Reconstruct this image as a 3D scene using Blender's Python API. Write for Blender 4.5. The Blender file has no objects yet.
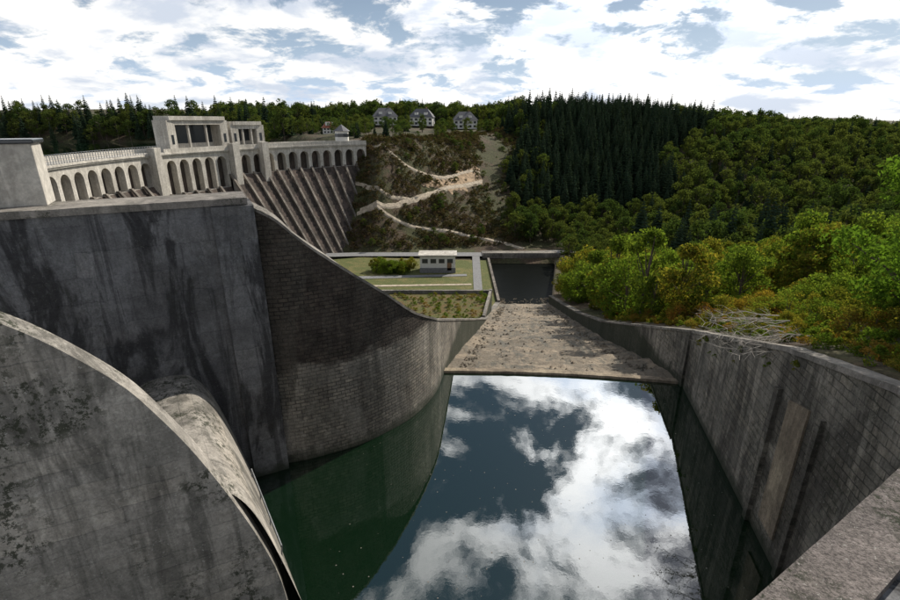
import bpy, bmesh, math, random
import numpy as np
from mathutils import Vector, noise as mnoise, Matrix
random.seed(7)
S=bpy.context.scene
COL=S.collection
# ---------------------------------------------------------------- helpers
def link(o,parent=None):
    COL.objects.link(o)
    if parent: o.parent=parent
    return o
def empty(name,loc=(0,0,0)):
    e=bpy.data.objects.new(name,None); e.location=loc; e.empty_display_size=.5
    return link(e)
def mesh_obj(name,verts,faces,mats,parent=None,uvs=None,fm=None,smooth=False,recalc=True):
    me=bpy.data.meshes.new(name); me.from_pydata([tuple(v) for v in verts],[],faces)
    if not isinstance(mats,(list,tuple)): mats=[mats]
    for m in mats: me.materials.append(m)
    if fm:
        for p,i in zip(me.polygons,fm): p.material_index=i
    if uvs is not None:
        l=me.uv_layers.new(name="UVMap")
        for p in me.polygons:
            for li in p.loop_indices: l.data[li].uv=uvs[me.loops[li].vertex_index]
    if recalc:
        bm=bmesh.new(); bm.from_mesh(me); bmesh.ops.recalc_face_normals(bm,faces=bm.faces); bm.to_mesh(me); bm.free()
    if smooth:
        for p in me.polygons: p.use_smooth=True
    o=bpy.data.objects.new(name,me); return link(o,parent)
def boxes(name,bs,mat,parent=None,bev=0.0):
    V=[];F=[]
    for b in bs:
        cx,cy,cz,sx,sy,sz=b[:6]; r=b[6] if len(b)>6 else 0
        c,s=math.cos(r),math.sin(r); n=len(V)
        for dz in(-.5,.5):
            for dx,dy in((-.5,-.5),(.5,-.5),(.5,.5),(-.5,.5)):
                x,y=dx*sx,dy*sy
                V.append((cx+x*c-y*s,cy+x*s+y*c,cz+dz*sz))
        F+=[(n,n+3,n+2,n+1),(n+4,n+5,n+6,n+7),(n,n+1,n+5,n+4),(n+1,n+2,n+6,n+5),(n+2,n+3,n+7,n+6),(n+3,n,n+4,n+7)]
    o=mesh_obj(name,V,F,mat,parent,recalc=False)
    if bev:
        m=o.modifiers.new("bev",'BEVEL'); m.width=bev; m.segments=2
    return o
def cyl(V,F,p,q,r0,r1,n=6):
    p=Vector(p);q=Vector(q);d=(q-p).normalized()
    a=d.orthogonal().normalized();b=d.cross(a);k=len(V)
    for c,r in((p,r0),(q,r1)):
        for i in range(n):
            t=2*math.pi*i/n; V.append(tuple(c+a*math.cos(t)*r+b*math.sin(t)*r))
    for i in range(n):
        j=(i+1)%n; F.append((k+i,k+j,k+n+j,k+n+i))
class NT:
    def __init__(s,nt): s.nt=nt
    def n(s,t,ins=None,**kw):
        nd=s.nt.nodes.new(t)
        for k,v in kw.items(): setattr(nd,k,v)
        if ins:
            for k,v in ins.items():
                if isinstance(v,bpy.types.NodeSocket): s.nt.links.new(v,nd.inputs[k])
                else: nd.inputs[k].default_value=v
        return nd
    def m(s,op,a,b=0,c=0,clamp=False):
        nd=s.nt.nodes.new('ShaderNodeMath'); nd.operation=op; nd.use_clamp=clamp
        for i,v in enumerate((a,b,c)):
            if isinstance(v,bpy.types.NodeSocket): s.nt.links.new(v,nd.inputs[i])
            else: nd.inputs[i].default_value=v
        return nd.outputs[0]
    def mix(s,f,a,b,bt='MIX'):
        nd=s.nt.nodes.new('ShaderNodeMixRGB'); nd.blend_type=bt
        for i,v in enumerate((f,a,b)):
            if isinstance(v,bpy.types.NodeSocket): s.nt.links.new(v,nd.inputs[i])
            else: nd.inputs[i].default_value=v if i==0 else (*v,1)
        return nd.outputs[0]
    def ramp(s,f,lo,hi):
        nd=s.nt.nodes.new('ShaderNodeMapRange'); nd.interpolation_type='SMOOTHSTEP'
        s.nt.links.new(f,nd.inputs[0]); nd.inputs[1].default_value=lo; nd.inputs[2].default_value=hi
        return nd.outputs[0]
    def noise(s,vec,scale,detail=5,rough=.55,sc=None,dist=0,out=0):
        if sc: vec=s.n('ShaderNodeMapping',{'Vector':vec,'Scale':sc}).outputs[0]
        return s.n('ShaderNodeTexNoise',{'Vector':vec,'Scale':scale,'Detail':detail,'Roughness':rough,'Distortion':dist}).outputs[out]
def newmat(name):
    m=bpy.data.materials.new(name); m.use_nodes=True
    for x in list(m.node_tree.nodes): m.node_tree.nodes.remove(x)
    return m,NT(m.node_tree)
def finish(m,T,col,rough=.85,bump=None,bs=.3,bd=.05,spec=.3):
    b=T.n('ShaderNodeBsdfPrincipled'); 
    if isinstance(col,bpy.types.NodeSocket): T.nt.links.new(col,b.inputs['Base Color'])
    else: b.inputs['Base Color'].default_value=(*col,1)
    if isinstance(rough,bpy.types.NodeSocket): T.nt.links.new(rough,b.inputs['Roughness'])
    else: b.inputs['Roughness'].default_value=rough
    b.inputs['Specular IOR Level'].default_value=spec
    if bump is not None:
        bn=T.n('ShaderNodeBump',{'Height':bump,'Strength':bs,'Distance':bd}); T.nt.links.new(bn.outputs[0],b.inputs['Normal'])
    o=T.n('ShaderNodeOutputMaterial'); T.nt.links.new(b.outputs[0],o.inputs[0])
    return m
def concrete(name,c1,c2,dark,brick=None,streak=.7,lichen=0,waterline=False,split=None,bump=.35,zs=.07,grain=.25):
    m,T=newmat(name)
    tc=T.n('ShaderNodeTexCoord'); ob=tc.outputs['Object']; uv=tc.outputs['UV']
    big=T.noise(ob,.22,4,.6); col=T.mix(T.ramp(big,.38,.6),c1,c2)
    z=T.n('ShaderNodeSeparateXYZ',{0:ob}).outputs[2]
    if split:
        zz=T.m('ADD',z,T.m('MULTIPLY',T.noise(ob,.8,4,.7),2.2))
        f=T.ramp(zz,split[0]+.7,split[0]+1.5); col=T.mix(f,col,T.mix(T.ramp(T.noise(ob,.6,4,.7),.35,.65),split[1],tuple(x*1.6 for x in split[1])))
    pale=T.noise(ob,.9,5,.72,sc=(1,1,.14),dist=.3); col=T.mix(T.m('MULTIPLY',T.ramp(pale,.5,.68),.5),col,T.mix(1,col,(1.75,1.75,1.75),'MULTIPLY'))
    st=T.noise(ob,1.5,5,.68,sc=(1,1,zs),dist=.25)
    st2=T.noise(ob,.38,5,.66,sc=(1,1,.3),dist=.9)
    col=T.mix(T.m('MULTIPLY',T.ramp(st,.5,.62),streak),col,T.mix(.7,col,dark))
    col=T.mix(T.m('MULTIPLY',T.ramp(st2,.49,.6),streak),col,dark)
    mid=T.noise(ob,2.4,5,.78); col=T.mix(T.ramp(mid,.38,.66),T.mix(.28,col,(0,0,0)),col)
    fine=T.noise(ob,12,4,.8); col=T.mix(T.ramp(fine,.35,.6),T.mix(grain,col,(0,0,0)),col)
    h=fine
    if brick:
        w,hh,mo,stg,bf=brick
        dv_=T.n('ShaderNodeVectorMath',{0:T.noise(ob,1.7,4,.7,out=1),1:(.5,.5,.5)},operation='SUBTRACT').outputs[0]
        sc_=T.n('ShaderNodeVectorMath',{0:dv_},operation='SCALE'); sc_.inputs['Scale'].default_value=hh*.35
        uv2=T.n('ShaderNodeVectorMath',{0:uv,1:sc_.outputs[0]},operation='ADD').outputs[0]
        bt=T.n('ShaderNodeTexBrick',{'Vector':uv2,'Color1':(0.72,.72,.72,1),'Color2':(1.25,1.2,1.13,1),'Mortar':(stg,stg,stg,1),'Scale':1,'Mortar Size':mo,'Mortar Smooth':.6,'Bias':0,'Brick Width':w,'Row Height':hh})
        fm=T.m('MULTIPLY',T.m('ADD',T.m('MULTIPLY',T.ramp(T.noise(ob,.5,3,.7),.38,.6),.7),.3),bf)
        col=T.mix(fm,col,bt.outputs[0],'MULTIPLY')
        h=T.m('SUBTRACT',h,T.m('MULTIPLY',bt.outputs[1],.7*bf))
    if lichen:
        msk=T.ramp(T.noise(ob,.35,3,.6),.45,.6)
        l=T.noise(ob,3.4,5,.82); col=T.mix(T.m('MULTIPLY',T.m('MULTIPLY',T.ramp(l,.5,.56),msk),lichen),col,(.03,.034,.02))
        l2=T.noise(ob,9,4,.7); col=T.mix(T.m('MULTIPLY',T.ramp(l2,.62,.67),lichen*.6),col,(.45,.44,.4))
    if waterline:
        zz=T.m('ADD',z,T.m('MULTIPLY',T.noise(ob,1.2,4),1.2))
        f=T.m('SUBTRACT',1,T.ramp(zz,.6,1.7)); col=T.mix(T.m('MULTIPLY',f,.85),col,(.025,.032,.018))
    return finish(m,T,col,.9,h,bump,.06)
def simple(name,c,rough=.7,var=.25,spec=.3,scale=2):
    m,T=newmat(name); ob=T.n('ShaderNodeTexCoord').outputs['Object']
    n=T.noise(ob,scale,5,.7)
    return finish(m,T,T.mix(T.ramp(n,.3,.7),tuple(x*(1-var) for x in c),tuple(min(1,x*(1+var)) for x in c)),rough,n,.15,.02,spec)
def leafmat(name,cols,trans=.4):
    m,T=newmat(name)
    oi=T.n('ShaderNodeObjectInfo').outputs['Random']; g=T.n('ShaderNodeNewGeometry').outputs['Random Per Island']
    v=T.m('ADD',T.m('MULTIPLY',oi,.75),T.m('MULTIPLY',g,.25))
    cr=T.n('ShaderNodeValToRGB',{0:v}); e=cr.color_ramp.elements
    e[0].position=0;e[0].color=(*cols[0],1);e[1].position=1;e[1].color=(*cols[-1],1)
    for i,c in enumerate(cols[1:-1]):
        x=e.new((i+1)/(len(cols)-1)); x.color=(*c,1)
    col=T.mix(T.m('MULTIPLY',g,.45),cr.outputs[0],(.022,.034,.012))
    d=T.n('ShaderNodeBsdfDiffuse',{'Color':col}); t=T.n('ShaderNodeBsdfTranslucent',{'Color':T.mix(1,col,(1.6,1.6,.75),'MULTIPLY')})
    mx=T.n('ShaderNodeMixShader',{0:trans,1:d.outputs[0],2:t.outputs[0]}); o=T.n('ShaderNodeOutputMaterial'); T.nt.links.new(mx.outputs[0],o.inputs[0])
    return m
# ---------------------------------------------------------------- materials
M_pier=concrete("pier_concrete",(.42,.39,.345),(.29,.272,.24),(.1,.095,.083),(9,.62,.03,.45,.6),.7,.9,True)
M_big=concrete("old_concrete",(.22,.222,.23),(.14,.14,.145),(.045,.045,.048),(2.6,1.2,.03,.5,.6),.92,.25,True)
M_train=concrete("training_masonry",(.4,.365,.31),(.27,.25,.215),(.11,.1,.083),(.55,.24,.04,.35,.9),.55,.25,True,split=(6.3,(.055,.045,.037)),bump=.9)
M_right=concrete("right_wall_masonry",(.35,.32,.27),(.22,.205,.175),(.08,.073,.062),(.8,.36,.035,.35,.85),.8,.55,True,bump=.8)
M_cop=concrete("coping_stone",(.34,.31,.27),(.22,.2,.18),(.1,.095,.08),None,.5,.7)
M_strip=concrete("limewashed_strip",(.42,.35,.25),(.32,.26,.19),(.15,.12,.09),None,.6,.3)
M_near=concrete("parapet_aggregate",(.27,.235,.215),(.19,.165,.155),(.1,.09,.08),None,.2,1,bump=1,grain=.6)
M_white=concrete("dam_light_concrete",(.62,.585,.52),(.52,.49,.43),(.26,.23,.2),None,.35,0,bump=.1,grain=.05)
M_rib=concrete("dam_rib_concrete",(.29,.255,.215),(.2,.175,.15),(.09,.08,.07),None,.7,0)
M_face=concrete("dam_face_masonry",(.14,.105,.088),(.095,.075,.063),(.04,.035,.03),None,.8,.3)
M_dark=simple("dark_glass",(.03,.035,.04),.2,.1,.5)
M_roof=simple("slate_roof",(.1,.1,.11),.6)
M_tile=simple("clay_tile_roof",(.28,.1,.06),.8)
M_wall=simple("render_wall",(.68,.66,.61),.8,.08)
M_brown=simple("brown_cladding",(.2,.12,.07),.7)
M_metal=simple("galvanised_steel",(.22,.23,.24),.45)
M_path=simple("gravel_path",(.4,.34,.26),.95,.35,scale=1)
M_road=simple("asphalt",(.2,.2,.2),.9,.2)
M_sand=simple("bare_earth",(.33,.24,.155),.95,.5,scale=.6)
M_bark=simple("bark",(.09,.07,.055),.95)
M_dead=simple("dead_wood",(.4,.365,.32),.9)
M_chute,T=newmat("silty_stone_floor"); tc=T.n('ShaderNodeTexCoord'); ob=tc.outputs['Object']
a=T.noise(ob,.2,5,.7,dist=.8); b=T.noise(ob,1.2,5,.8); c=T.noise(ob,5,5,.8); r_=T.noise(ob,.5,6,.75,sc=(1,.22,1),dist=1.2)
col=T.mix(T.ramp(a,.4,.6),(.33,.27,.2),(.19,.162,.125)); col=T.mix(T.m('MULTIPLY',T.ramp(b,.48,.62),.65),col,(.1,.088,.066))
col=T.mix(T.m('MULTIPLY',T.ramp(r_,.5,.6),.8),col,(.075,.07,.05)); col=T.mix(T.m('MULTIPLY',T.ramp(c,.56,.68),.45),col,(.48,.43,.36))
vo=T.n('ShaderNodeTexVoronoi',{'Vector':ob,'Scale':.7},feature='DISTANCE_TO_EDGE').outputs[0]
col=T.mix(T.m('MULTIPLY',T.m('SUBTRACT',1,T.ramp(vo,.0,.06)),.35),col,(.07,.06,.05))
finish(M_chute,T,col,T.m('SUBTRACT',.9,T.m('MULTIPLY',T.ramp(r_,.5,.6),.45)),T.m('ADD',T.m('MULTIPLY',b,1.4),c),1,.15)
def grassmat(name,cs,sc=.25):
    m,T=newmat(name); ob=T.n('ShaderNodeTexCoord').outputs['Object']
    a=T.noise(ob,sc,6,.7); b=T.noise(ob,sc*5,5,.8); c=T.noise(ob,sc*22,3,.8)
    col=T.mix(T.ramp(a,.42,.6),cs[0],cs[1]); col=T.mix(T.ramp(b,.5,.66),col,cs[2])
    col=T.mix(T.ramp(c,.35,.7),T.mix(.5,col,(0,0,0)),T.mix(.04,col,(.8,.7,.4)))
    return finish(m,T,col,.95,b,.8,.3)
M_lawn=grassmat("lawn_grass",[(.12,.14,.04),(.2,.18,.065),(.09,.12,.03)],.2)
M_terr=grassmat("heath_ground",[(.06,.065,.024),(.09,.06,.04),(.04,.05,.017)],.07)
M_scrub=grassmat("rough_grass",[(.15,.15,.045),(.2,.12,.05),(.09,.12,.03)],.8)
L_spruce=leafmat("spruce_needles",[(.026,.045,.03),(.037,.06,.038),(.05,.073,.042)],.15)
L_broad=leafmat("broadleaf_foliage",[(.045,.075,.024),(.065,.1,.03),(.1,.12,.034),(.075,.1,.03)],.38)
L_bush=leafmat("shrub_foliage",[(.07,.125,.02),(.1,.17,.026),(.16,.2,.034),(.08,.14,.022),(.13,.17,.028),(.24,.19,.035),(.1,.15,.025),(.2,.18,.03)],.5)
L_green=leafmat("birch_foliage",[(.08,.15,.022),(.1,.18,.026),(.13,.2,.03),(.09,.16,.024)],.5)
L_aut=leafmat("autumn_foliage",[(.22,.13,.03),(.28,.2,.035),(.14,.16,.03),(.26,.1,.03),(.2,.2,.04)],.45)
L_heath=leafmat("heather_foliage",[(.13,.07,.048),(.07,.08,.026),(.15,.095,.055),(.065,.085,.027),(.11,.06,.045),(.15,.12,.06),(.06,.075,.02)],.2)
L_fern=leafmat("bracken_foliage",[(.3,.12,.03),(.16,.18,.035),(.3,.17,.045),(.11,.16,.025)],.4)
# ---------------------------------------------------------------- world, sun, camera
AZ,EL=math.radians(46),math.radians(40)
sd=Vector((math.sin(AZ)*math.cos(EL),math.cos(AZ)*math.cos(EL),math.sin(EL)))
W=bpy.data.worlds.new("World"); S.world=W; W.use_nodes=True
for x in list(W.node_tree.nodes): W.node_tree.nodes.remove(x)
T=NT(W.node_tree)
sky=T.n('ShaderNodeTexSky',sky_type='NISHITA'); sky.sun_disc=False; sky.sun_elevation=EL; sky.sun_rotation=AZ; sky.air_density=1.0; sky.dust_density=.6
g=T.n('ShaderNodeTexCoord').outputs['Generated']; sp=T.n('ShaderNodeSeparateXYZ',{0:g})
zc=T.m('MAXIMUM',sp.outputs[2],0); dn=T.m('ADD',zc,.27)
cv=T.n('ShaderNodeCombineXYZ',{0:T.m('DIVIDE',sp.outputs[0],dn),1:T.m('DIVIDE',sp.outputs[1],dn),2:.7}).outputs[0]
n1=T.noise(cv,3.4,9,.62,dist=.25)
low=T.m('POWER',T.m('SUBTRACT',1,zc),7)
dt=T.n('ShaderNodeVectorMath',operation='DOT_PRODUCT'); T.nt.links.new(g,dt.inputs[0]); gd=Vector((math.sin(.36)*math.cos(.58),math.cos(.36)*math.cos(.58),math.sin(.58))); dt.inputs[1].default_value=gd
dotv=T.m('MAXIMUM',dt.outputs['Value'],0)
glow=T.m('POWER',dotv,22)
mask=T.ramp(T.m('ADD',T.m('ADD',n1,T.m('MULTIPLY',low,.15)),T.m('MULTIPLY',glow,.03)),.47,.585)
sh=T.noise(cv,2.3,6,.55,dist=.2); shade=T.ramp(T.m('ADD',sh,T.m('MULTIPLY',low,.06)),.4,.54)
ccol=T.mix(shade,(.6,.66,.76),(1,.99,.97))
b1=T.n('ShaderNodeBackground',{0:sky.outputs[0],1:.06})
bh=T.n('ShaderNodeBackground',{0:(.6,.76,1,1),1:1.0})
m1=T.n('ShaderNodeMixShader',{0:T.m('MULTIPLY',low,1.15,clamp=True),1:b1.outputs[0],2:bh.outputs[0]})
b2=T.n('ShaderNodeBackground',{0:ccol,1:T.m('ADD',1.12,T.m('MULTIPLY',glow,4.0))})
mx=T.n('ShaderNodeMixShader',{0:mask,1:m1.outputs[0],2:b2.outputs[0]})
o=T.n('ShaderNodeOutputWorld'); T.nt.links.new(mx.outputs[0],o.inputs[0])
sun=bpy.data.lights.new("sun",'SUN'); sun.energy=5.0; sun.angle=math.radians(.6); sun.color=(1,.93,.82)
so=link(bpy.data.objects.new("sun",sun)); so.rotation_euler=sd.to_track_quat('Z','Y').to_euler(); so.location=sd*60
cam=bpy.data.cameras.new("camera"); cam.sensor_width=36; cam.lens=19.64; cam.clip_end=3000; cam.clip_start=.1
co=link(bpy.data.objects.new("camera",cam)); co.location=(0,0,20); co.rotation_euler=(math.radians(70),0,0); S.camera=co
S.view_settings.view_transform='Standard'; S.view_settings.look='None'; S.view_settings.exposure=0
# ---------------------------------------------------------------- terrain
def interp(x,xs,ys): return float(np.interp(x,xs,ys))
def smooth(t): t=max(0,min(1,t)); return t*t*(3-2*t)
def xr(y): return interp(y,[-20,17.4,34.5,57,116,156,170],[8.1,15.3,18.6,19.2,25,34,36])
def xl(y): return interp(y,[-20,20,24,25.4,27.1,30.6,36.9,80.5,116,156,170],[-10,-10,-9.6,-9.4,-5.9,-2.5,-.5,6.7,12.6,13,13])
def wtop(y): return interp(y,[-20,14,21,34.5,57,80,116,150],[16,11.9,10,5,-3.5,-11,-21,-23])
def floor_z(y): return -.296*(y-35)
XS=[-700,-200,-110,-80,-60,-40,-27,-10,20,60,120,200,300,700]
YS=[340,330,260,215,190,170,165,170,178,186,175,150,130,100]
YT=[420,390,300,262,232,214,207,236,290,320,310,300,300,300]
ZT=[22,18,14,13,13,13,13,13,13,20,18,9,4,0]
def tz(x,y):
    a=interp(x,XS,YS);b=interp(x,XS,YT);zt=interp(x,XS,ZT)
    t=(y-a)/(b-a); t=max(0,t)
    if t<1: hill=-23.6+(zt+23.6)*(t*.6+.4*smooth(t))
    else: hill=zt+(y-b)*.03
    if x< -85: hill=max(hill,-10)
    z=hill
    r=xr(y)
    if x>r:
        d=x-r
        e=wtop(y)-.1+min(.12*d,14)*(1 if y<110 else max(.4,1-(y-110)/60))
        if y>165: e=-24
        z=max(z,e)
    z+= (mnoise.noise((x*.05,y*.05,0))*1.2+mnoise.noise((x*.2,y*.2,3))*.35)*(0.15 if (t<=0) else 1)*(1 if abs(x)<400 else 3)
    return z
def dl(step,upto):
    L=[0,.7,1.6];d=3
    while d<upto: L.append(d); d+=step
    while d<900: L.append(d); d*=1.13
    return L
DL=dl(3,160); DR=dl(3,190)
ys=[-30+3*i for i in range(11)]+[3+2.5*i for i in range(24)]
y=ys[-1]
while y<345: y+=3; ys.append(y)
while y<1100: y*=1.07; ys.append(y)
V=[];F=[]
nc=len(DL)+len(DR)+2
for y in ys:
    l,r=xl(y),xr(y)
    for d in reversed(DL): V.append((l-.7-d,y,tz(l-.7-d,y) if y>40 or l-d<-14 else -24))
    inside=y<157
    if y<37: bz=-4
    elif y<116: bz=floor_z(y)-2.5
    else: bz=-26.5
    for x in(l-.35,r+.35): V.append((x,y,bz if inside else tz(x,y)))
    for d in DR: V.append((r+.7+d,y,tz(r+.7+d,y)))
for j in range(len(ys)-1):
    for i in range(nc-1):
        a=j*nc+i; F.append((a,a+1,a+nc+1,a+nc))
mesh_obj("ground",V,F,M_terr,smooth=True,recalc=False)
def catmull(P,n=8):
    P=[np.array(q,float) for q in P]; P=[2*P[0]-P[1]]+P+[2*P[-1]-P[-2]]; out=[]
    for i in range(1,len(P)-2):
        for k in range(n):
            t=k/n
            out.append(tuple(float(v) for v in .5*((2*P[i])+(-P[i-1]+P[i+1])*t+(2*P[i-1]-5*P[i]+4*P[i+1]-P[i+2])*t*t+(-P[i-1]+3*P[i]-3*P[i+1]+P[i+2])*t**3)))
    out.append(tuple(float(v) for v in P[-2])); return out
def drape(name,pts,ws,mat,off=.3,par=None,rough=.25,seed=1):
    P=catmull([(a,b,w) for (a,b),w in zip(pts,ws)],14)
    V=[];F=[];n=len(P); C=5
    for i,(x,y,w) in enumerate(P):
        a=P[max(i-1,0)];b=P[min(i+1,n-1)]; t=Vector((b[0]-a[0],b[1]-a[1])).normalized(); nn=Vector((-t.y,t.x))
        for k in range(C):
            f=(k/(C-1)-.5)*w; 
            if k in(0,C-1): f*=1+rough*mnoise.noise((i*.45,k*5,seed))*2.2
            px,py=x+nn.x*f,y+nn.y*f; V.append((px,py,tz(px,py)+off-(.5 if k in(0,C-1) else 0)))
    for i in range(n-1):
        for k in range(C-1):
            a=i*C+k; F.append((a,a+1,a+C+1,a+C))
    return mesh_obj(name,V,F,mat,par,recalc=False)
# ---------------------------------------------------------------- walls
def arc(pl):
    s=[0]
    for a,b in zip(pl,pl[1:]): s.append(s[-1]+math.dist(a,b))
    return s
def offset(pl,d):
    out=[]
    for i,pt in enumerate(pl):
        a=pl[max(i-1,0)];b=pl[min(i+1,len(pl)-1)]
        t=Vector((b[0]-a[0],b[1]-a[1])).normalized(); n=Vector((-t.y,t.x))
        out.append((pt[0]+n.x*d,pt[1]+n.y*d))
    return out
def wall(name,pl,zt,zb,th,mat,parent=None,jit=0):
    if not hasattr(zb,'__len__'): zb=[zb]*len(pl)
    if jit:
        np_l=[];zt2=[];zb2=[]
        for i in range(len(pl)-1):
            m_=max(1,int(math.dist(pl[i],pl[i+1])/.5))
            for k in range(m_):
                f=k/m_; np_l.append((pl[i][0]*(1-f)+pl[i+1][0]*f,pl[i][1]*(1-f)+pl[i+1][1]*f)); zt2.append(zt[i]*(1-f)+zt[i+1]*f); zb2.append(zb[i]*(1-f)+zb[i+1]*f)
        np_l.append(pl[-1]);zt2.append(zt[-1]);zb2.append(zb[-1]); pl,zt,zb=np_l,zt2,zb2
    s=arc(pl); bk=offset(pl,th); n=len(pl)
    if jit:
        jr=random.Random(len(pl)); dj=[jr.uniform(-jit,jit) for _ in pl]; pl=[(p_[0]+d_,p_[1]+d_*.5) for p_,d_ in zip(pl,dj)]; zt=[z_+jr.uniform(-jit,jit) for z_ in zt]
    V=[];UV=[];F=[]
    for i in range(n):
        V+= [(*pl[i],zb[i]),(*pl[i],zt[i]),(*pl[i],zt[i]),(*bk[i],zt[i]),(*bk[i],zt[i]),(*bk[i],zb[i])]
        UV+=[(s[i],zb[i]),(s[i],zt[i]),(s[i],0),(s[i],abs(th)),(s[i],zt[i]),(s[i],zb[i])]
    for i in range(n-1):
        a=6*i;b=a+6
        F+=[(a,b,b+1,a+1),(a+2,b+2,b+3,a+3),(a+4,b+4,b+5,a+5),(a+5,b+5,b,a)]
    for e in(0,6*(n-1)): F.append((e,e+1,e+4,e+5))
    return mesh_obj(name,V,F,mat,parent,UV)
hp=empty("hillside_path")
drape("main_track",[(-34.6,182.6),(-18.6,181.9),(0,184.5),(18.8,181.3),(27,174)],[1.6,1.7,1.9,2.2,2.6],M_path,.35,hp)
drape("upper_track",[(-33.5,183.3),(-24.2,184.2),(-11.9,196.5),(2.1,213.6),(20.8,232.4)],[1.5,1.8,2.1,2.6,3.4],M_path,.36,hp,seed=2)
drape("side_track",[(-36.6,193.3),(-26.3,187.8),(-15.6,192.9)],[1.3,1.4,1.2],M_path,.35,hp,seed=3)
drape("top_track",[(-32.5,205),(-20.2,206),(-4.2,213.6),(9.1,229.9),(21,236)],[1.3,1.4,1.8,2.2,2.4],M_path,.37,hp,seed=4)
drape("bare_bank",[(-12,203),(-2,211),(9,225),(19,238),(23,246)],[1,6,11,13,4],M_sand,.28,hp,1.2,seed=5)
ab=empty("spillway_abutment_wall")
bp=[(-45,7.7),(-18.9,20.6),(-10.2,24.9)]
wall("wall_body",bp,[16.1]*3,-5,2.4,M_big,ab)
wall("coping",offset(bp,-.12),[16.42]*3,16.1,2.64,M_cop,ab,.015)
dv=Vector((.897,.443)); nv=Vector((.443,-.897))
q0=Vector((-10.2,24.9))
pp=[tuple(q0-dv*1.7+nv*.28),tuple(q0+dv*.25+nv*.28)]
wall("end_pilaster",pp,[16.05]*2,-5,2.6,M_big,ab)
tp=catmull([(-10.3,25.2,16.0),(-9.2,25.5,15.3),(-8,26,14),(-5.9,27.1,12),(-4,28.8,10),(-2.5,30.6,8.1),(-1.2,33.4,6.5),(-.5,36.9,4.95),(1.6,50,-.4),(4.2,65,-6.5),(6.7,80.5,-12.6),(9.6,98,-17.8),(12.6,116,-22.8)],6)
tl=[(a,b) for a,b,c in tp]; tzs=[c for a,b,c in tp]
tw=empty("curved_training_wall")
wall("wall_body",tl,[c-.18 for c in tzs],[-6 if b<40 else floor_z(b)-5 for a,b in tl],1.1,M_train,tw)
wall("coping",offset(tl,-.06),tzs,[c-.18 for c in tzs],1.2,M_cop,tw,.015)
rp=[(xr(y_),y_) for y_ in [2,8,14,17.4,21,25,30,34.5]]
rt=[wtop(b) for a,b in rp]
rw=empty("side_retaining_wall")
wall("wall_body",rp,[c-.25 for c in rt],-5,-1.1,M_right,rw)
wall("coping",offset(rp,.1),rt,[c-.25 for c in rt],-1.25,M_cop,rw,.02)
rp2=[(xr(y_)-.15,y_) for y_ in [34.6,40,48,57,75,95,116]]
rt2=[wtop(b) if b<50 else max(wtop(b),floor_z(b)+1.2) for a,b in rp2]
cw=empty("chute_side_wall")
wall("wall_body",rp2,[c-.2 for c in rt2],[floor_z(b)-5 for a,b in rp2],-.9,M_right,cw)
wall("coping",offset(rp2,.08),rt2,[c-.2 for c in rt2],-1.05,M_cop,cw,.02)
def onr(y_,off): return (xr(y_)-off,y_)
wall("repair_strip",[onr(18.1,.1),onr(19.7,.1)],[8.4,7.9],1.2,-.09,M_strip,rw,.02)
wall("drain_strip",[onr(20.6,.22),onr(21.0,.22)],[8.0,7.9],-.5,-.21,M_right,rw)
wall("drain_strip",[onr(17.0,.2),onr(17.3,.2)],[8.6,8.5],-.5,-.19,M_right,rw)
# weir pier
pier=[(-.45,-3),(0,1.5),(.12,2.6),(.4,4),(1.05,6.3),(2.08,9.2),(3.0,11.2),(3.75,12.5),(4.93,13.9),(6,14.9),(7.5,15.9),(9.5,16.8),(14,17.4)]
pc=catmull([(a,b,0) for a,b in pier],5)
nose=Vector((-6.75,14.85))
V=[];F=[];UV=[]
n=len(pc)
for th in(0,.75):
    for a,b,_ in pc:
        q=nose-dv*a-nv*th; V.append((q.x,q.y,b)); UV.append((a,b))
    for a,b,_ in pc:
        q=nose-dv*a-nv*th; V.append((q.x,q.y,-4)); UV.append((a,-4))
for o_ in(0,2*n):
    for i in range(n-1): F.append((o_+i,o_+i+1,o_+n+i+1,o_+n+i))
k=len(V)
for i in range(n):
    a,b,_=pc[i]
    for th in(0,.75):
        q=nose-dv*a-nv*th; V.append((q.x,q.y,b)); UV.append((a+b,th))
for i in range(n-1): F.append((k+2*i,k+2*i+1,k+2*i+3,k+2*i+2))
mesh_obj("weir_pier",V,F,M_pier,None,UV)
# ogee weir
prof=[(-3.4,3),(-3,5.6),(-2.4,6.8),(-1.8,7.3),(-1,7.5),(-.2,7.5),(.4,7.3),(.9,6.7),(1.3,5.8),(1.7,4.4),(2.1,2.6),(2.4,1.1),(2.6,0),(2.75,-1.5)]
prof=[(a,b) for a,b,_ in catmull([(a,b,0) for a,b in prof],3)]
d2=Vector((.54,-.842)); n2=Vector((.842,.54)); T0=Vector((-11.9,24.2)); V=[];F=[];UV=[]
s=arc(prof); NJ=14
for j in range(NJ):
    for i,(a,b) in enumerate(prof):
        q0_=T0+n2*(a-2.6)
        Lend=((q0_-nose).dot(-nv)-.35)/(d2.dot(nv))
        L=-2+(Lend+2)*j/(NJ-1)
        q=q0_+d2*L; V.append((q.x,q.y,b)); UV.append((L,s[i]))
n=len(prof)
for j in range(NJ-1):
    for i in range(n-1): F.append((j*n+i,j*n+i+1,(j+1)*n+i+1,(j+1)*n+i))
mesh_obj("ogee_weir",V,F,M_pier,None,UV,smooth=True)
V=[];F=[]
pts=[T0+d2*L+n2*(-.35) for L in (3,5,7,9)]
for a,b in zip(pts,pts[1:]): cyl(V,F,(a.x,a.y,2.6),(b.x,b.y,2.6),.04,.04)
for a in pts: cyl(V,F,(a.x-.1,a.y,1.6),(a.x,a.y,2.6),.03,.03)
mesh_obj("weir_handrail",V,F,M_metal)
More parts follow.
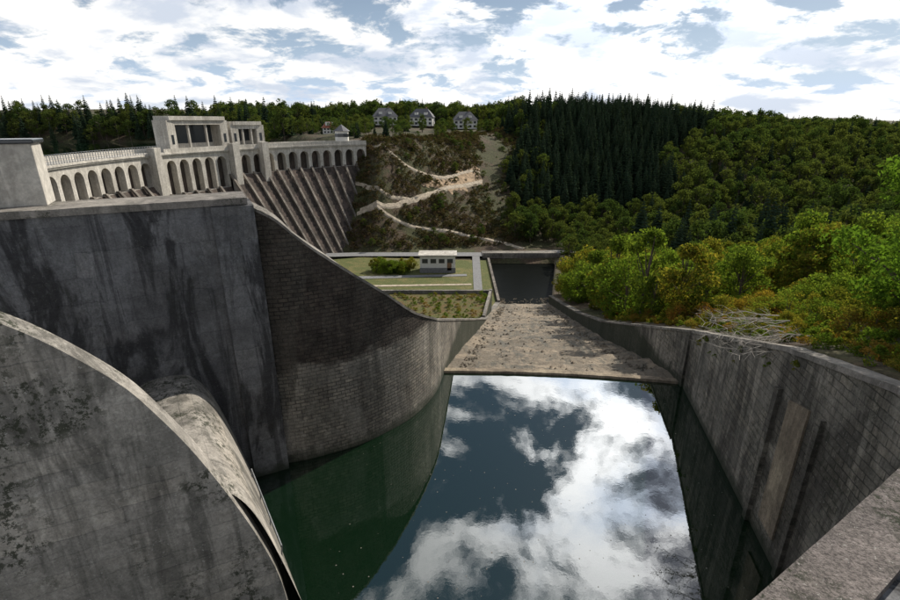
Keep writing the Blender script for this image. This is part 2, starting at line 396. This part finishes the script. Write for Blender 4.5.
# near parapet
e=Vector((.85,.53)).normalized(); m_=Vector((e.y,-e.x)); A=Vector((5.4,6.4))
np_=empty("foreground_parapet")
wall("coping_slab",[tuple(A-e*5),tuple(A+e*2),tuple(A+e*5),tuple(A+e*10.5)],[12]*4,11.6,-1.15,M_near,np_,.02)
wall("wall_body",[tuple(A-e*5-m_*-.1),tuple(A+e*10.5+m_*.1)],[11.6]*2,-3,-.95,M_right,np_)
wall("lower_ledge",[tuple(A-e*5+m_*1.15),tuple(A+e*10.5+m_*1.15)],[11.75]*2,11.0,-2.5,M_big,np_)
bl=empty("bridge_abutment_block")
c=Vector((-18.3,22.8))
def rb(name,ctr,sx,sy,z0,z1,mat,par,rot=math.atan2(.443,.897),bev=.04):
    return boxes(name,[(ctr.x,ctr.y,(z0+z1)/2,sx,sy,z1-z0,rot)],mat,par,bev)
rb("block",c-dv*3.6-nv*.3,7,1.6,16.42,19.1,M_white,bl)
rb("cap",c-dv*3.6-nv*.3,7.25,1.85,19.1,19.28,M_dark,bl)
# ---------------------------------------------------------------- water
def watermat(name,ior,add,mul,col,rough,bs):
    wm,T=newmat(name); ob=T.n('ShaderNodeTexCoord').outputs['Object']
    nn=T.noise(ob,.9,4,.6); bn=T.n('ShaderNodeBump',{'Height':nn,'Strength':bs,'Distance':.1})
    df=T.n('ShaderNodeBsdfDiffuse',{'Color':(*col,1)})
    gl=T.n('ShaderNodeBsdfGlossy',{'Color':(.95,.97,1,1),'Roughness':rough,'Normal':bn.outputs[0]})
    lw=T.n('ShaderNodeFresnel',{'IOR':ior,'Normal':bn.outputs[0]})
    ms=T.n('ShaderNodeMixShader',{0:T.m('ADD',T.m('MULTIPLY',lw.outputs[0],mul),add,clamp=True),1:df.outputs[0],2:gl.outputs[0]})
    oo=T.n('ShaderNodeOutputMaterial'); T.nt.links.new(ms.outputs[0],oo.inputs[0]); return wm
wm=watermat("basin_water",2.1,.06,1,(.003,.013,.005),.008,.025)
wr=watermat("river_water",1.33,0,.1,(.007,.008,.007),.12,.4)
pool=[(-30,-12),(13,-12),(15.6,17.4),(18.9,34.5),(18.6,35.1)]+[(18.6-19.1*i/8,35.1+1.8*i/8+.5*math.sin(math.pi*i/8)) for i in range(1,9)]
lw_=[(a-.3,b+.1) for a,b in tl if b<36.9][::-1]
pool+=lw_+[(-10.2,25.2),(-30,15.4)]
mesh_obj("basin_water",[(a,b,0) for a,b in pool],[tuple(range(len(pool)))],wm,recalc=False)
mesh_obj("river_water",[(xl(112)-2,112,-24.6),(xr(112)+2,112,-24.6),(xr(158)+2,158,-24.6),(xl(158)-2,158,-24.6)],[(0,1,2,3)],wr,recalc=False)
V=[];F=[];rg=random.Random(3)
for i in range(260):
    y_=rg.uniform(14,35); x_=rg.uniform(-6,17)
    if x_<xl(y_)+1: continue
    s_=rg.uniform(.015,.045); k=len(V)
    V+=[(x_-s_,y_,.006),(x_,y_-s_,.006),(x_+s_,y_,.006),(x_,y_+s_*.8,.006)];F.append((k,k+1,k+2,k+3))
mesh_obj("floating_leaves",V,F,M_cop,recalc=False)
# ---------------------------------------------------------------- chute
V=[];F=[];UV=[]
rows=[35.6+ (117-35.6)*i/120 for i in range(121)]
N=36
for j,y_ in enumerate(rows):
    for i in range(N+1):
        f=i/N; x_=xl(y_)-.2+(xr(y_)-xl(y_)+.3)*f
        edge=35.2+1.7*(1-f)+.5*math.sin(math.pi*f)
        yy=edge+(y_-35.6)*(117-edge)/(117-35.6)
        z=floor_z(max(yy,37))+.6+(.22*mnoise.noise((x_*.5,yy*.5,0))+.16*mnoise.noise((x_*1.6,yy*1.3,5)))*min(1,j/3)
        e_=abs(f-.5)*2; z+=.5*max(0,e_-.85)/.15*(.4+abs(mnoise.noise((yy*.3,f*3,2))))*min(1,j/6)
        if j==0: z=.16
        V.append((x_,yy,z)); UV.append((x_,yy))
for j in range(len(rows)-1):
    for i in range(N):
        a=j*(N+1)+i; F.append((a,a+1,a+N+2,a+N+1))
mesh_obj("spillway_chute",V,F,M_chute,None,UV,recalc=False)
sl=[(18.7-19.2*i/12,35.0+1.9*i/12+.5*math.sin(math.pi*i/12)) for i in range(13)]
wall("weir_sill",sl,[.22]*13,-3,-.55,M_strip,None,.02)
V=[];F=[]; rr=random.Random(9)
for i in range(1500):
    y_=37.5+rr.random()**1.3*70; f=rr.random(); f=f if rr.random()<.4 else (f*.12 if rr.random()<.5 else 1-f*.14)
    z=floor_z(max(y_,37))+.62
    if i>1150: y_=rr.uniform(113,124); z=-24.6
    x_=xl(y_)+.3+(xr(y_)-xl(y_)-.6)*f; s_=rr.uniform(.05,.25)*(.6+y_/90); k=len(V)
    for dx,dy,dz in((-1,0,-.3),(0,-1,-.3),(1,0,-.3),(0,1,-.3),(.1,.1,.6)): V.append((x_+dx*s_*rr.uniform(.6,1.2),y_+dy*s_*rr.uniform(.6,1.2),z+dz*s_))
    F+=[(k,k+1,k+4),(k+1,k+2,k+4),(k+2,k+3,k+4),(k+3,k,k+4)]
mesh_obj("rubble",V,F,M_chute)
# ---------------------------------------------------------------- dam
R=102;CX,CY=21.8,116.2
def dp(ang,r,z): a=math.radians(ang); return (CX+r*math.cos(a),CY+r*math.sin(a),z)
dam=empty("arched_gravity_dam")
A0,A1,NB=200,122.8,29
def revolve(name,prof,mat,a0=A0,a1=A1,n=60,closed=True):
    V=[];F=[];m=len(prof)
    for j in range(n+1):
        for r,z in prof: V.append(dp(a0+(a1-a0)*j/n,r,z))
    for j in range(n):
        for i in range(m if closed else m-1):
            i2=(i+1)%m; F.append((j*m+i,j*m+i2,(j+1)*m+i2,(j+1)*m+i))
    if closed: F+= [tuple(range(m)),tuple(range(n*m,n*m+m))]
    return mesh_obj(name,V,F,mat,dam)
revolve("deck",[(R-1.5,11.2),(R-1.5,12),(R+5,12),(R+5,11.2)],M_white)
revolve("cornice",[(R-1.75,11.55),(R-1.75,11.85),(R-1.502,11.85),(R-1.502,11.55)],M_white)
revolve("core",[(R+.9,-26),(R+.9,11.2),(R+4.9,11.2),(R+4.9,-26)],M_face)
revolve("parapet_downstream",[(R-1.45,12.003),(R-1.45,13),(R-1.2,13),(R-1.2,12.003)],M_white,a0=168)
revolve("parapet_upstream",[(R+4.7,12.003),(R+4.7,13.1),(R+4.95,13.1),(R+4.95,12.003)],M_white)
step=(A1-A0)/NB
V=[];F=[]; FV=[];FF=[]; RV=[];RF=[]
def addq(V,F,pts): k=len(V); V.extend(pts); F.append(tuple(range(k,k+len(pts))))
for b in range(NB):
    a0=A0+step*b; am=a0+step/2
    zb=0.5 if 155<am<170 else 3.8
    zs=8.2; hw=.36; rf=R-1; rb_=R+.9; top=11.2
    def pt(u,z,r): return dp(a0+step*u,r,z)
    rad=hw*abs(math.radians(step))*R
    addq(V,F,[pt(0,zb,rf),pt(.5-hw,zb,rf),pt(.5-hw,top,rf),pt(0,top,rf)])
    addq(V,F,[pt(.5+hw,zb,rf),pt(1,zb,rf),pt(1,top,rf),pt(.5+hw,top,rf)])
    ns=12; ap=[]
    for k in range(ns+1):
        t=math.pi*(1-k/ns); ap.append((.5+hw*math.cos(t),zs+rad*math.sin(t)))
    for k in range(ns):
        (u0,z0),(u1,z1)=ap[k],ap[k+1]
        addq(V,F,[pt(u0,z0,rf),pt(u1,z1,rf),pt(u1,top,rf),pt(u0,top,rf)])
        addq(V,F,[pt(u0,z0,rf),pt(u0,z0,rb_),pt(u1,z1,rb_),pt(u1,z1,rf)])
    for u in(.5-hw,.5+hw): addq(V,F,[pt(u,zb,rf),pt(u,zb,rb_),pt(u,zs,rb_),pt(u,zs,rf)])
    addq(V,F,[pt(0,zb,rf),pt(1,zb,rf),pt(1,zb,rb_),pt(0,zb,rb_)])
    addq(FV,FF,[pt(0,zb,R+.9),pt(1,zb,R+.9),pt(1,zb-.02,R-1),pt(0,zb-.02,R-1)])
    r_=R-1;z_=zb
    while z_>-26:
        z2=z_-1.4; addq(FV,FF,[pt(0,z_,r_),pt(1,z_,r_),pt(1,z2,r_-.85),pt(0,z2,r_-.85)])
        addq(FV,FF,[pt(0,z2,r_-.85),pt(1,z2,r_-.85),pt(1,z2,r_-1.08),pt(0,z2,r_-1.08)])
        z_=z2;r_-=1.08
    w=.085
    for (ra,za,rb2,zb2) in [(R-1,zb,R-1-1.08/1.4*(zb+26),-26)]:
        P=[pt(-w,za+.6,ra-.05),pt(w,za+.6,ra-.05),pt(-w,za+.6,ra-.7),pt(w,za+.6,ra-.7),
           pt(-w,zb2,rb2+1),pt(w,zb2,rb2+1),pt(-w,zb2,rb2-.9),pt(w,zb2,rb2-.9)]
        k=len(RV); RV+=P
        RF+=[(k,k+1,k+3,k+2),(k+2,k+3,k+7,k+6),(k,k+2,k+6,k+4),(k+1,k+3,k+7,k+5)]
mesh_obj("arcade",V,F,M_white,dam); mesh_obj("downstream_face",FV,FF,M_face,dam); mesh_obj("buttress_ribs",RV,RF,M_rib,dam)
def rbox(name,ang,r0,r1,wdeg,z0,z1,mat,par):
    V=[dp(ang+s_*wdeg/2,r,z) for z in(z0,z1) for s_,r in((-1,r0),(1,r0),(1,r1),(-1,r1))]
    F=[(0,1,2,3),(4,5,6,7),(0,1,5,4),(1,2,6,5),(2,3,7,6),(3,0,4,7)]
    return mesh_obj(name,V,F,mat,par)
for ang in(170.5,153.6,147): rbox("pilaster",ang,R-3.2,R-1.0,1.4,-1,13.6,M_white,dam)
V=[];F=[]
for i in range(60):
    a=A0-i*(A0-169)/60; cyl(V,F,dp(a,R-1.3,12),dp(a,R-1.3,13.9),.07,.07,5)
    for z in(12.5,13.0,13.45,13.9): 
        a2=A0-(i+1)*(A0-169)/60; cyl(V,F,dp(a,R-1.3,z),dp(a2,R-1.3,z),.05,.05,4)
mesh_obj("crest_railing",V,F,M_metal)
def gatehouse(a0,a1,z1):
    g_=empty("crest_gatehouse"); am=(a0+a1)/2
    rbox("roof_slab",am,R-.6,R+4.6,abs(a0-a1)+.6,z1-1.1,z1,M_white,g_)
    rbox("end_block",a0,R-.3,R+4.3,1.6,12.003,z1-1.102,M_white,g_)
    rbox("end_block",a1,R-.3,R+4.3,1.6,12.003,z1-1.102,M_white,g_)
    rbox("back_wall",am,R+3.2,R+4,abs(a0-a1)-1.6,12.003,z1-1.102,M_white,g_)
    rbox("window_band",am,R+3.1,R+3.19,abs(a0-a1)-2.2,14,z1-2.2,M_dark,g_)
    k=3
    for i in range(1,k): rbox("column",a0+(a1-a0)*i/k,R-.1,R+.5,.28,12.003,z1-2.302,M_white,g_)
    rbox("lintel",am,R-.3,R+.3,abs(a0-a1)-1.6,z1-2.3,z1-1.103,M_white,g_)
    rbox("end_window",a0,R-.36,R-.31,.5,14,16.5,M_dark,g_); rbox("end_window",a1,R-.36,R-.31,.5,14,16.5,M_dark,g_)
gatehouse(165,154.2,21.4); gatehouse(152,146.5,20)
tw_=empty("crest_turret")
def prism(name,c,r,z0,z1,n,mat,par,r1=None):
    r1=r if r1 is None else r1; V=[]
    for rr,z in((r,z0),(r1,z1)):
        for i in range(n): t=2*math.pi*(i+.5)/n; V.append((c[0]+rr*math.cos(t),c[1]+rr*math.sin(t),z))
    F=[tuple(range(n)),tuple(range(n,2*n))]+[(i,(i+1)%n,n+(i+1)%n,n+i) for i in range(n)]
    return mesh_obj(name,V,F,mat,par)
c_=dp(127.5,R+2,0)
prism("shaft",c_,2.6,12.003,16.5,8,M_wall,tw_); prism("roof",c_,3.2,16.5,18.9,8,M_roof,tw_,.1); prism("window_band",c_,2.65,14.4,15.6,8,M_dark,tw_)
rv=[dp(A0+(A1-2-A0)*i/20,R+4.5,6) for i in range(21)]
mesh_obj("reservoir_water",rv+[(-60,260,6),(-200,400,6),(-800,420,6),(-800,60,6)],[tuple(range(25))],wm,recalc=False)
# ---------------------------------------------------------------- valley objects
def flat(name,pts,z,mat,par=None):
    return mesh_obj(name,[(a,b,z) for a,b in pts],[tuple(range(len(pts)))],mat,par,recalc=False)
pf=empty("grass_terrace")
pl=[(-28,60.5),(3.2,60.5),(6.2,80.5),(8.6,94.6),(-28,94.6)]
V=[(a,b,-12.9) for a,b in pl]+[(a,b,-26) for a,b in pl]
mesh_obj("retaining_body",V,[(0,1,2,3,4)]+[(i,(i+1)%5,5+(i+1)%5,5+i) for i in range(5)],M_right,pf)
mesh_obj("grass_top",[(a,b,-12.88) for a,b in pl],[(0,1,2,3,4)],M_scrub,pf,recalc=False)
wall("edge_wall",[(8.6,94.6),(-28,94.6)],[-12.2]*2,-12.9,.5,M_cop,pf)
wall("edge_wall",[(6.2,80.5),(8.6,95.1)],[-12.2]*2,-12.9,.5,M_cop,pf)
flat("lawn",[(-60,112),(11.5,112),(12.5,156),(-30,160),(-60,150)],-22.95,M_lawn)
flat("valley_road",[(-60,158),(-32,161),(13,161),(45,166),(45,170),(13,166),(-32,166),(-60,163)],-22.8,M_road)
ap_=empty("access_path")
flat("riverside_strip",[(6,112),(8.3,112),(10,161),(7.5,161)],-22.85,M_road,ap_)
flat("cross_strip",[(-28,135.5),(5,138.5),(5,140.5),(-30,138)],-22.85,M_road,ap_)
flat("front_strip",[(-30,128),(6,130),(6,131.2),(-30,129.5)],-22.85,M_path,ap_)
br=empty("road_bridge")
boxes("deck",[(24,163.5,-22.9,26,7,.8,0)],M_cop,br); boxes("parapet",[(24,160,-22,26,.4,1.1,0)],M_cop,br)
boxes("abutment_wall",[(24,160.6,-25,26,.6,3.4,0)],M_face,br)
boxes("pier",[(18+6*i,159.9,-24.6,.8,.8,2.6,0) for i in range(3)],M_rib,br)
wall("quay_wall",[(12.6,116),(13,157)],[-22.3]*2,-27,.7,M_rib)
hb=empty("valve_house")
boxes("walls",[(-3.7,144.5,-20.4,10.6,5,5.2,0)],M_wall,hb); boxes("roof",[(-3.7,144.5,-17.6,11.6,6,.4,0)],M_white,hb)
boxes("windows",[(-7.5+2.5*i,141.97,-19.3,1.7,.1,1.3,0) for i in range(4)],M_dark,hb)
boxes("plinth",[(-3.7,141.95,-22.2,10.8,.12,1.6,0)],M_road,hb)
boxes("door",[(-.2,141.93,-21,1.3,.08,2.4,0)],M_brown,hb)
def house(x,y,z,w,d,rot,h=5,rf=None):
    e_=empty("villa"); rf=rf or M_roof
    boxes("walls",[(0,0,h/2,w,d,h)],M_wall,e_)
    V=[(-w/2-.7,-d/2-.7,h-.4),(w/2+.7,-d/2-.7,h-.4),(w/2+.7,d/2+.7,h-.4),(-w/2-.7,d/2+.7,h-.4),(-w/4,0,h+w*.32),(w/4,0,h+w*.32)]
    mesh_obj("roof",V,[(0,1,5,4),(1,2,5),(2,3,4,5),(3,0,4),(0,1,2,3)],rf,e_)
    boxes("windows",[(-w/2+w*(i+.5)/5,-d/2-.03,zz,w*.11,.1,h*.24) for i in range(5) for zz in(h*.28,h*.7)],M_dark,e_)
    boxes("dormer",[(-w*.2,-d*.28,h+1.6,2.2,2.4,1.7),(w*.2,-d*.28,h+1.6,2.2,2.4,1.7)],M_wall,e_)
    boxes("chimney",[(w*.18,.5,h+w*.32,.9,.9,2)],M_brown,e_)
    e_.location=(x,y,z); e_.rotation_euler=(0,0,rot)
for x_,r_ in((-42,.2),(-18,-.15),(9.5,.1)): house(x_,338,tz(x_,338)+1,15,9,r_,5.6)
house(-60,262,tz(-60,262)+.2,8,6,.3,3.2,M_tile)
# ---------------------------------------------------------------- vegetation
def leaves(V,F,FM,cs,nl,size,rg,mi):
    for i in range(nl):
        c,r=cs[rg.integers(len(cs))]
        d=rg.normal(size=3); d/=np.linalg.norm(d); rr=r*rg.uniform(.35,1)**.6
        q=np.array(c)+d*rr*np.array([1,1,.75])
        a=rg.normal(size=3);a/=np.linalg.norm(a); b=np.cross(a,rg.normal(size=3)); b/=np.linalg.norm(b)
        s=size*rg.uniform(.6,1.4); k=len(V)
        V+= [tuple(q-a*s),tuple(q+b*s*.5),tuple(q+a*s),tuple(q-b*s*.5)]; F.append((k,k+1,k+2,k+3)); FM.append(mi)
def make_mesh(name,V,F,FM,mats):
    me=bpy.data.meshes.new(name); me.from_pydata(V,[],F)
    for m in mats: me.materials.append(m)
    me.polygons.foreach_set('material_index',FM); me.update(); return me
def broad(name,h,cr,ncl,nl,size,seed,lm,base=.3,trunk=True):
    rg=np.random.default_rng(seed); V=[];F=[];FM=[];cs=[]
    for i in range(ncl):
        t=rg.uniform(0,1); ang=rg.uniform(0,6.28)
        z=h*(base+(1-base)*t*.93); rad=cr*math.sqrt(max(.05,1-(2*t-.85)**2))*rg.uniform(.35,.95)
        cs.append(((rad*math.cos(ang),rad*math.sin(ang),z),cr*rg.uniform(.22,.42)))
    leaves(V,F,FM,cs,nl,size,rg,1)
    if trunk:
        n0=len(F); lean=rg.normal(size=2)*.03*h
        cyl(V,F,(0,0,-.6),(lean[0],lean[1],h*.55),h*.022,h*.012); cyl(V,F,(lean[0],lean[1],h*.55),(lean[0]*1.6,lean[1]*1.6,h*.92),h*.012,h*.003)
        for c,r in cs[::2]:
            zz=max(.1*h,c[2]*.55); cyl(V,F,(lean[0]*zz/h,lean[1]*zz/h,zz),c,h*.008,h*.002,4)
        FM+= [0]*(len(F)-n0)
    return make_mesh(name,V,F,FM,[M_bark,lm])
def spruce(name,h,R_,seed):
    rg=np.random.default_rng(seed);V=[];F=[];FM=[]
    nt=18
    for k in range(nt):
        f=k/nt; z=h*(.1+.88*f); r=R_*(1-f)**.85+.12
        nb=int(11-4*f)
        for i in range(nb):
            a=6.283*(i+rg.uniform(-.3,.3))/nb+k; L=r*rg.uniform(.7,1.15); dr=L*rg.uniform(.25,.5); w=L*.28+.1
            ca,sa=math.cos(a),math.sin(a); b0=z+rg.uniform(-.2,.2)
            for sgn in(-1,1):
                k0=len(V); V+=[(0,0,b0+.15),(ca*L*.6-sa*w*sgn,sa*L*.6+ca*w*sgn,b0-dr*.75-.15),(ca*L,sa*L,b0-dr*.8),(ca*L*.55,sa*L*.55,b0-dr*.2)]
                F.append((k0,k0+1,k0+2,k0+3)); FM.append(1)
            k0=len(V); V+=[(ca*L*.3,sa*L*.3,b0),(ca*L,sa*L,b0-dr*.7),(ca*L*.8,sa*L*.8,b0-dr-.35*h/18),(ca*L*.35,sa*L*.35,b0-dr*.6)]; F.append((k0,k0+1,k0+2,k0+3)); FM.append(1)
    n0=len(F); cyl(V,F,(0,0,-.6),(0,0,h*.99),h*.014,.02,5); FM+=[0]*(len(F)-n0)
    return make_mesh(name,V,F,FM,[M_bark,L_spruce])
SP=[spruce("spruce",18,3.0+.4*i,i) for i in range(4)]
BR=[broad("broadleaf",13,4.6+.4*i,26,1200,.42,10+i,L_broad,.25) for i in range(4)]
WL=[broad("bank_tree",8,2.7+.3*i,30,3400,.17,30+i,L_bush,.12) for i in range(4)]
BT=[broad("birch",11.5,3.3+.3*i,40,8500,.13,40+i,L_green,.12) for i in range(2)]
SH=[broad("shrub",3,1.5+.2*i,22,3000,.085,50+i,L_bush,.08) for i in range(5)]
SA=[broad("autumn_shrub",2.6,1.5+.2*i,18,2200,.085,60+i,L_aut,.05) for i in range(3)]
HT=[broad("heath_tuft",1.2,1.3,9,170,.17,70+i,L_heath,.0,False) for i in range(3)]
FN=[broad("bracken",.9,.8,10,500,.07,80+i,L_fern if i<1 else L_bush,.0,False) for i in range(3)]
rg=random.Random(11)
def put(me,x,y,s,par,name,z=None,sz=None):
    o=bpy.data.objects.new(name,me); o.location=(x,y,(tz(x,y) if z is None else z)-.1); o.rotation_euler=(0,0,rg.uniform(0,6.28)); o.scale=(s,s,sz or s*rg.uniform(.85,1.2)); link(o,par); return o
def poisson(x0,x1,y0,y1,d,test):
    out=[];y=y0
    while y<y1:
        x=x0+rg.uniform(0,d)
        while x<x1:
            px,py=x+rg.uniform(-.35,.35)*d,y+rg.uniform(-.35,.35)*d
            if test(px,py): out.append((px,py))
            x+=d
        y+=d*.87
    return out
sf=empty("spruce_forest"); bf=empty("broadleaf_forest")
def insp(x,y):
    q=x/y; lim=.125+.02*math.sin(y*.1)
    return lim<q<.46+.05*math.sin(y*.07) and y>200+.1*x
for x,y in poisson(20,190,195,400,4.8,insp): 
    if x/y<.2 and rg.random()<.35: put(rg.choice(BR),x,y,rg.uniform(.5,.8),bf,"broadleaf")
    else: put(rg.choice(SP),x,y,rg.uniform(.55,.98),sf,"spruce")
def inb(x,y): q=x/y; return (q>.40 and y>115 and x>60) and not insp(x,y)
for x,y in poisson(55,430,115,420,7.2,inb):
    if rg.random()<.25: put(rg.choice(SP),x,y,rg.uniform(.55,.85),sf,"spruce")
    else: put(rg.choice(BR),x,y,rg.uniform(.65,1.1),bf,"broadleaf")
for x,y in poisson(24,90,182,202,5.5,lambda x,y:x/y>.125): put(rg.choice(BR),x,y,rg.uniform(.5,.85),bf,"broadleaf")
for x,y in poisson(38,80,120,182,6,lambda x,y:x/y>.225 and x>xr(y)+3): put(rg.choice(BR),x,y,rg.uniform(.4,.7),bf,"broadleaf")
for x,y in poisson(45,120,125,165,8,lambda x,y:x/y>.38 and rg.random()<.65): put(rg.choice(SP),x,y,rg.uniform(.7,1.05),sf,"spruce")
def inpl(x,y):
    b=interp(x,XS,YT)
    if y<b+4: return False
    q=x/y
    if q>.14: return False
    if abs(x+60)<7 and y<266: return False
    for hx in(-42,-18,9.5):
        if abs(x-hx*y/338)<8 and y<345: return rg.random()<.1
    return True
for x,y in poisson(-170,60,215,430,6,inpl):
    s_=rg.uniform(.3,.62) if y<345 else rg.uniform(.8,1.15)
    if rg.random()<.22: put(rg.choice(SP),x,y,s_*.8,sf,"spruce")
    else: put(rg.choice(BR),x,y,s_,bf,"broadleaf")
for x,y in poisson(-560,-80,255,540,7.5,lambda x,y: tz(x,y)>4.5 and not inpl(x,y) and x/y>-1.15): 
    put(rg.choice(SP if rg.random()<.45 else BR),x,y,rg.uniform(.85,1.25),sf,"forest_tree")
hs=empty("heather_slope")
PTH=[(-34.6,182.6),(-18.6,181.9),(0,184.5),(18.8,181.3),(-24.2,184.2),(-11.9,196.5),(2.1,213.6),(20.8,232.4),(-20.2,206),(-4.2,213.6),(9.1,227)]
segs=list(zip(PTH[:3],PTH[1:4]))+list(zip(PTH[4:7],PTH[5:8]))+[(PTH[8],PTH[9]),(PTH[9],PTH[10])]
def dseg(x,y,a,b):
    ax,ay=a;bx,by=b; t=max(0,min(1,((x-ax)*(bx-ax)+(y-ay)*(by-ay))/((bx-ax)**2+(by-ay)**2))); return math.hypot(x-ax-t*(bx-ax),y-ay-t*(by-ay))
for x,y in poisson(-46,46,168,304,1.7,lambda x,y: x/y<.17 and y>interp(x,XS,YS)+2 and y<interp(x,XS,YT)+10):
    if math.hypot(x-CX,y-CY)>R-16 and x<-36: continue
    dmin=min(dseg(x,y,a,b) for a,b in segs)
    if dmin<1.4: continue
    if dseg(x,y,(0,212),(20,238))<5 and rg.random()<.8: continue
    k_=mnoise.noise((x*.07,y*.07,7))
    if rg.random()<.8+k_: put(rg.choice(HT),x,y,rg.uniform(.6,1.7),hs,"tuft")
    if rg.random()<.035+.18*max(0,k_): put(rg.choice(BR),x,y,rg.uniform(.1,.36),hs,"sapling")
th=empty("shrub_thicket")
for x,y in poisson(15,75,12,60,2.0,lambda x,y: x>xr(y)+2.0+ (1.5 if y<24 else 0)):
    if y>42 and rg.random()<.5: continue
    d=x-xr(y)
    if d>22 and rg.random()<.4: continue
    au=mnoise.noise((x*.13,y*.13,4))>(.0 if 24<y<48 else .18)
    put(rg.choice(SA if au else SH),x,y,rg.uniform(.28,.72)*(1+min(d,14)*.05),th,"shrub")
for x,y in poisson(15,40,10,62,.75,lambda x,y: xr(y)+1.15<x<xr(y)+4): put(rg.choice(FN),x,y,rg.uniform(.4,1.0),th,"bracken")
for x,y in poisson(18,95,46,118,4.4,lambda x,y: x>xr(y)+2.5): put(rg.choice(WL),x,y,rg.uniform(.6,1.1)*(1.35 if x/y<.42 else 1),th,"bank_tree")
for x,y,s_,i in [(22.3,22.2,1.0,0),(29.5,28.5,.95,1),(21,17.2,.62,1),(26,24.5,.75,0)]: put(BT[i],x,y,s_,None,"birch_tree",sz=s_)
hd=empty("garden_hedge")
for i in range(26): 
    put(rg.choice(SH),rg.uniform(-23,-12),rg.uniform(141,148),rg.uniform(.9,1.3),hd,"hedge_clump",z=-23)
tr=empty("terrace_weeds")
for x,y in poisson(-20,8,76,94,1.1,lambda x,y: x<6+(y-80)*.16): 
    if rg.random()<.5: put(rg.choice(FN),x,y,rg.uniform(.3,1),tr,"weed",z=-12.85)
wv=empty("wall_weed")
for i in range(14):
    y_=rg.uniform(17,34)
    put(FN[1+i%2],xr(y_)-.05,y_,rg.uniform(.15,.45),wv,"tuft",z=wtop(y_)-rg.uniform(.1,1.5))
V=[];F=[]
r2=random.Random(5)
for k in range(12):
    p0=Vector((xr(24)+1.6+r2.uniform(-.3,1),23+r2.uniform(-1,3),9.3+r2.uniform(0,.5))); d_=Vector((-1,r2.uniform(-.5,.5),r2.uniform(-.2,.05)))
    q=p0
    for j in range(6):
        q2=q+d_*.6+Vector((0,r2.uniform(-.25,.25),r2.uniform(-.2,.12))); cyl(V,F,q,q2,.035-.005*j,.03-.005*j,5)
        for _ in range(4):
            q3=q2+Vector((r2.uniform(-.8,-.1),r2.uniform(-.7,.7),r2.uniform(-.3,.4))); cyl(V,F,q2,q3,.01,.005,4)
            cyl(V,F,q3,q3+Vector((r2.uniform(-.4,.1),r2.uniform(-.4,.4),r2.uniform(-.2,.3))),.005,.002,3)
        q=q2
mesh_obj("dead_branches",V,F,M_dead)
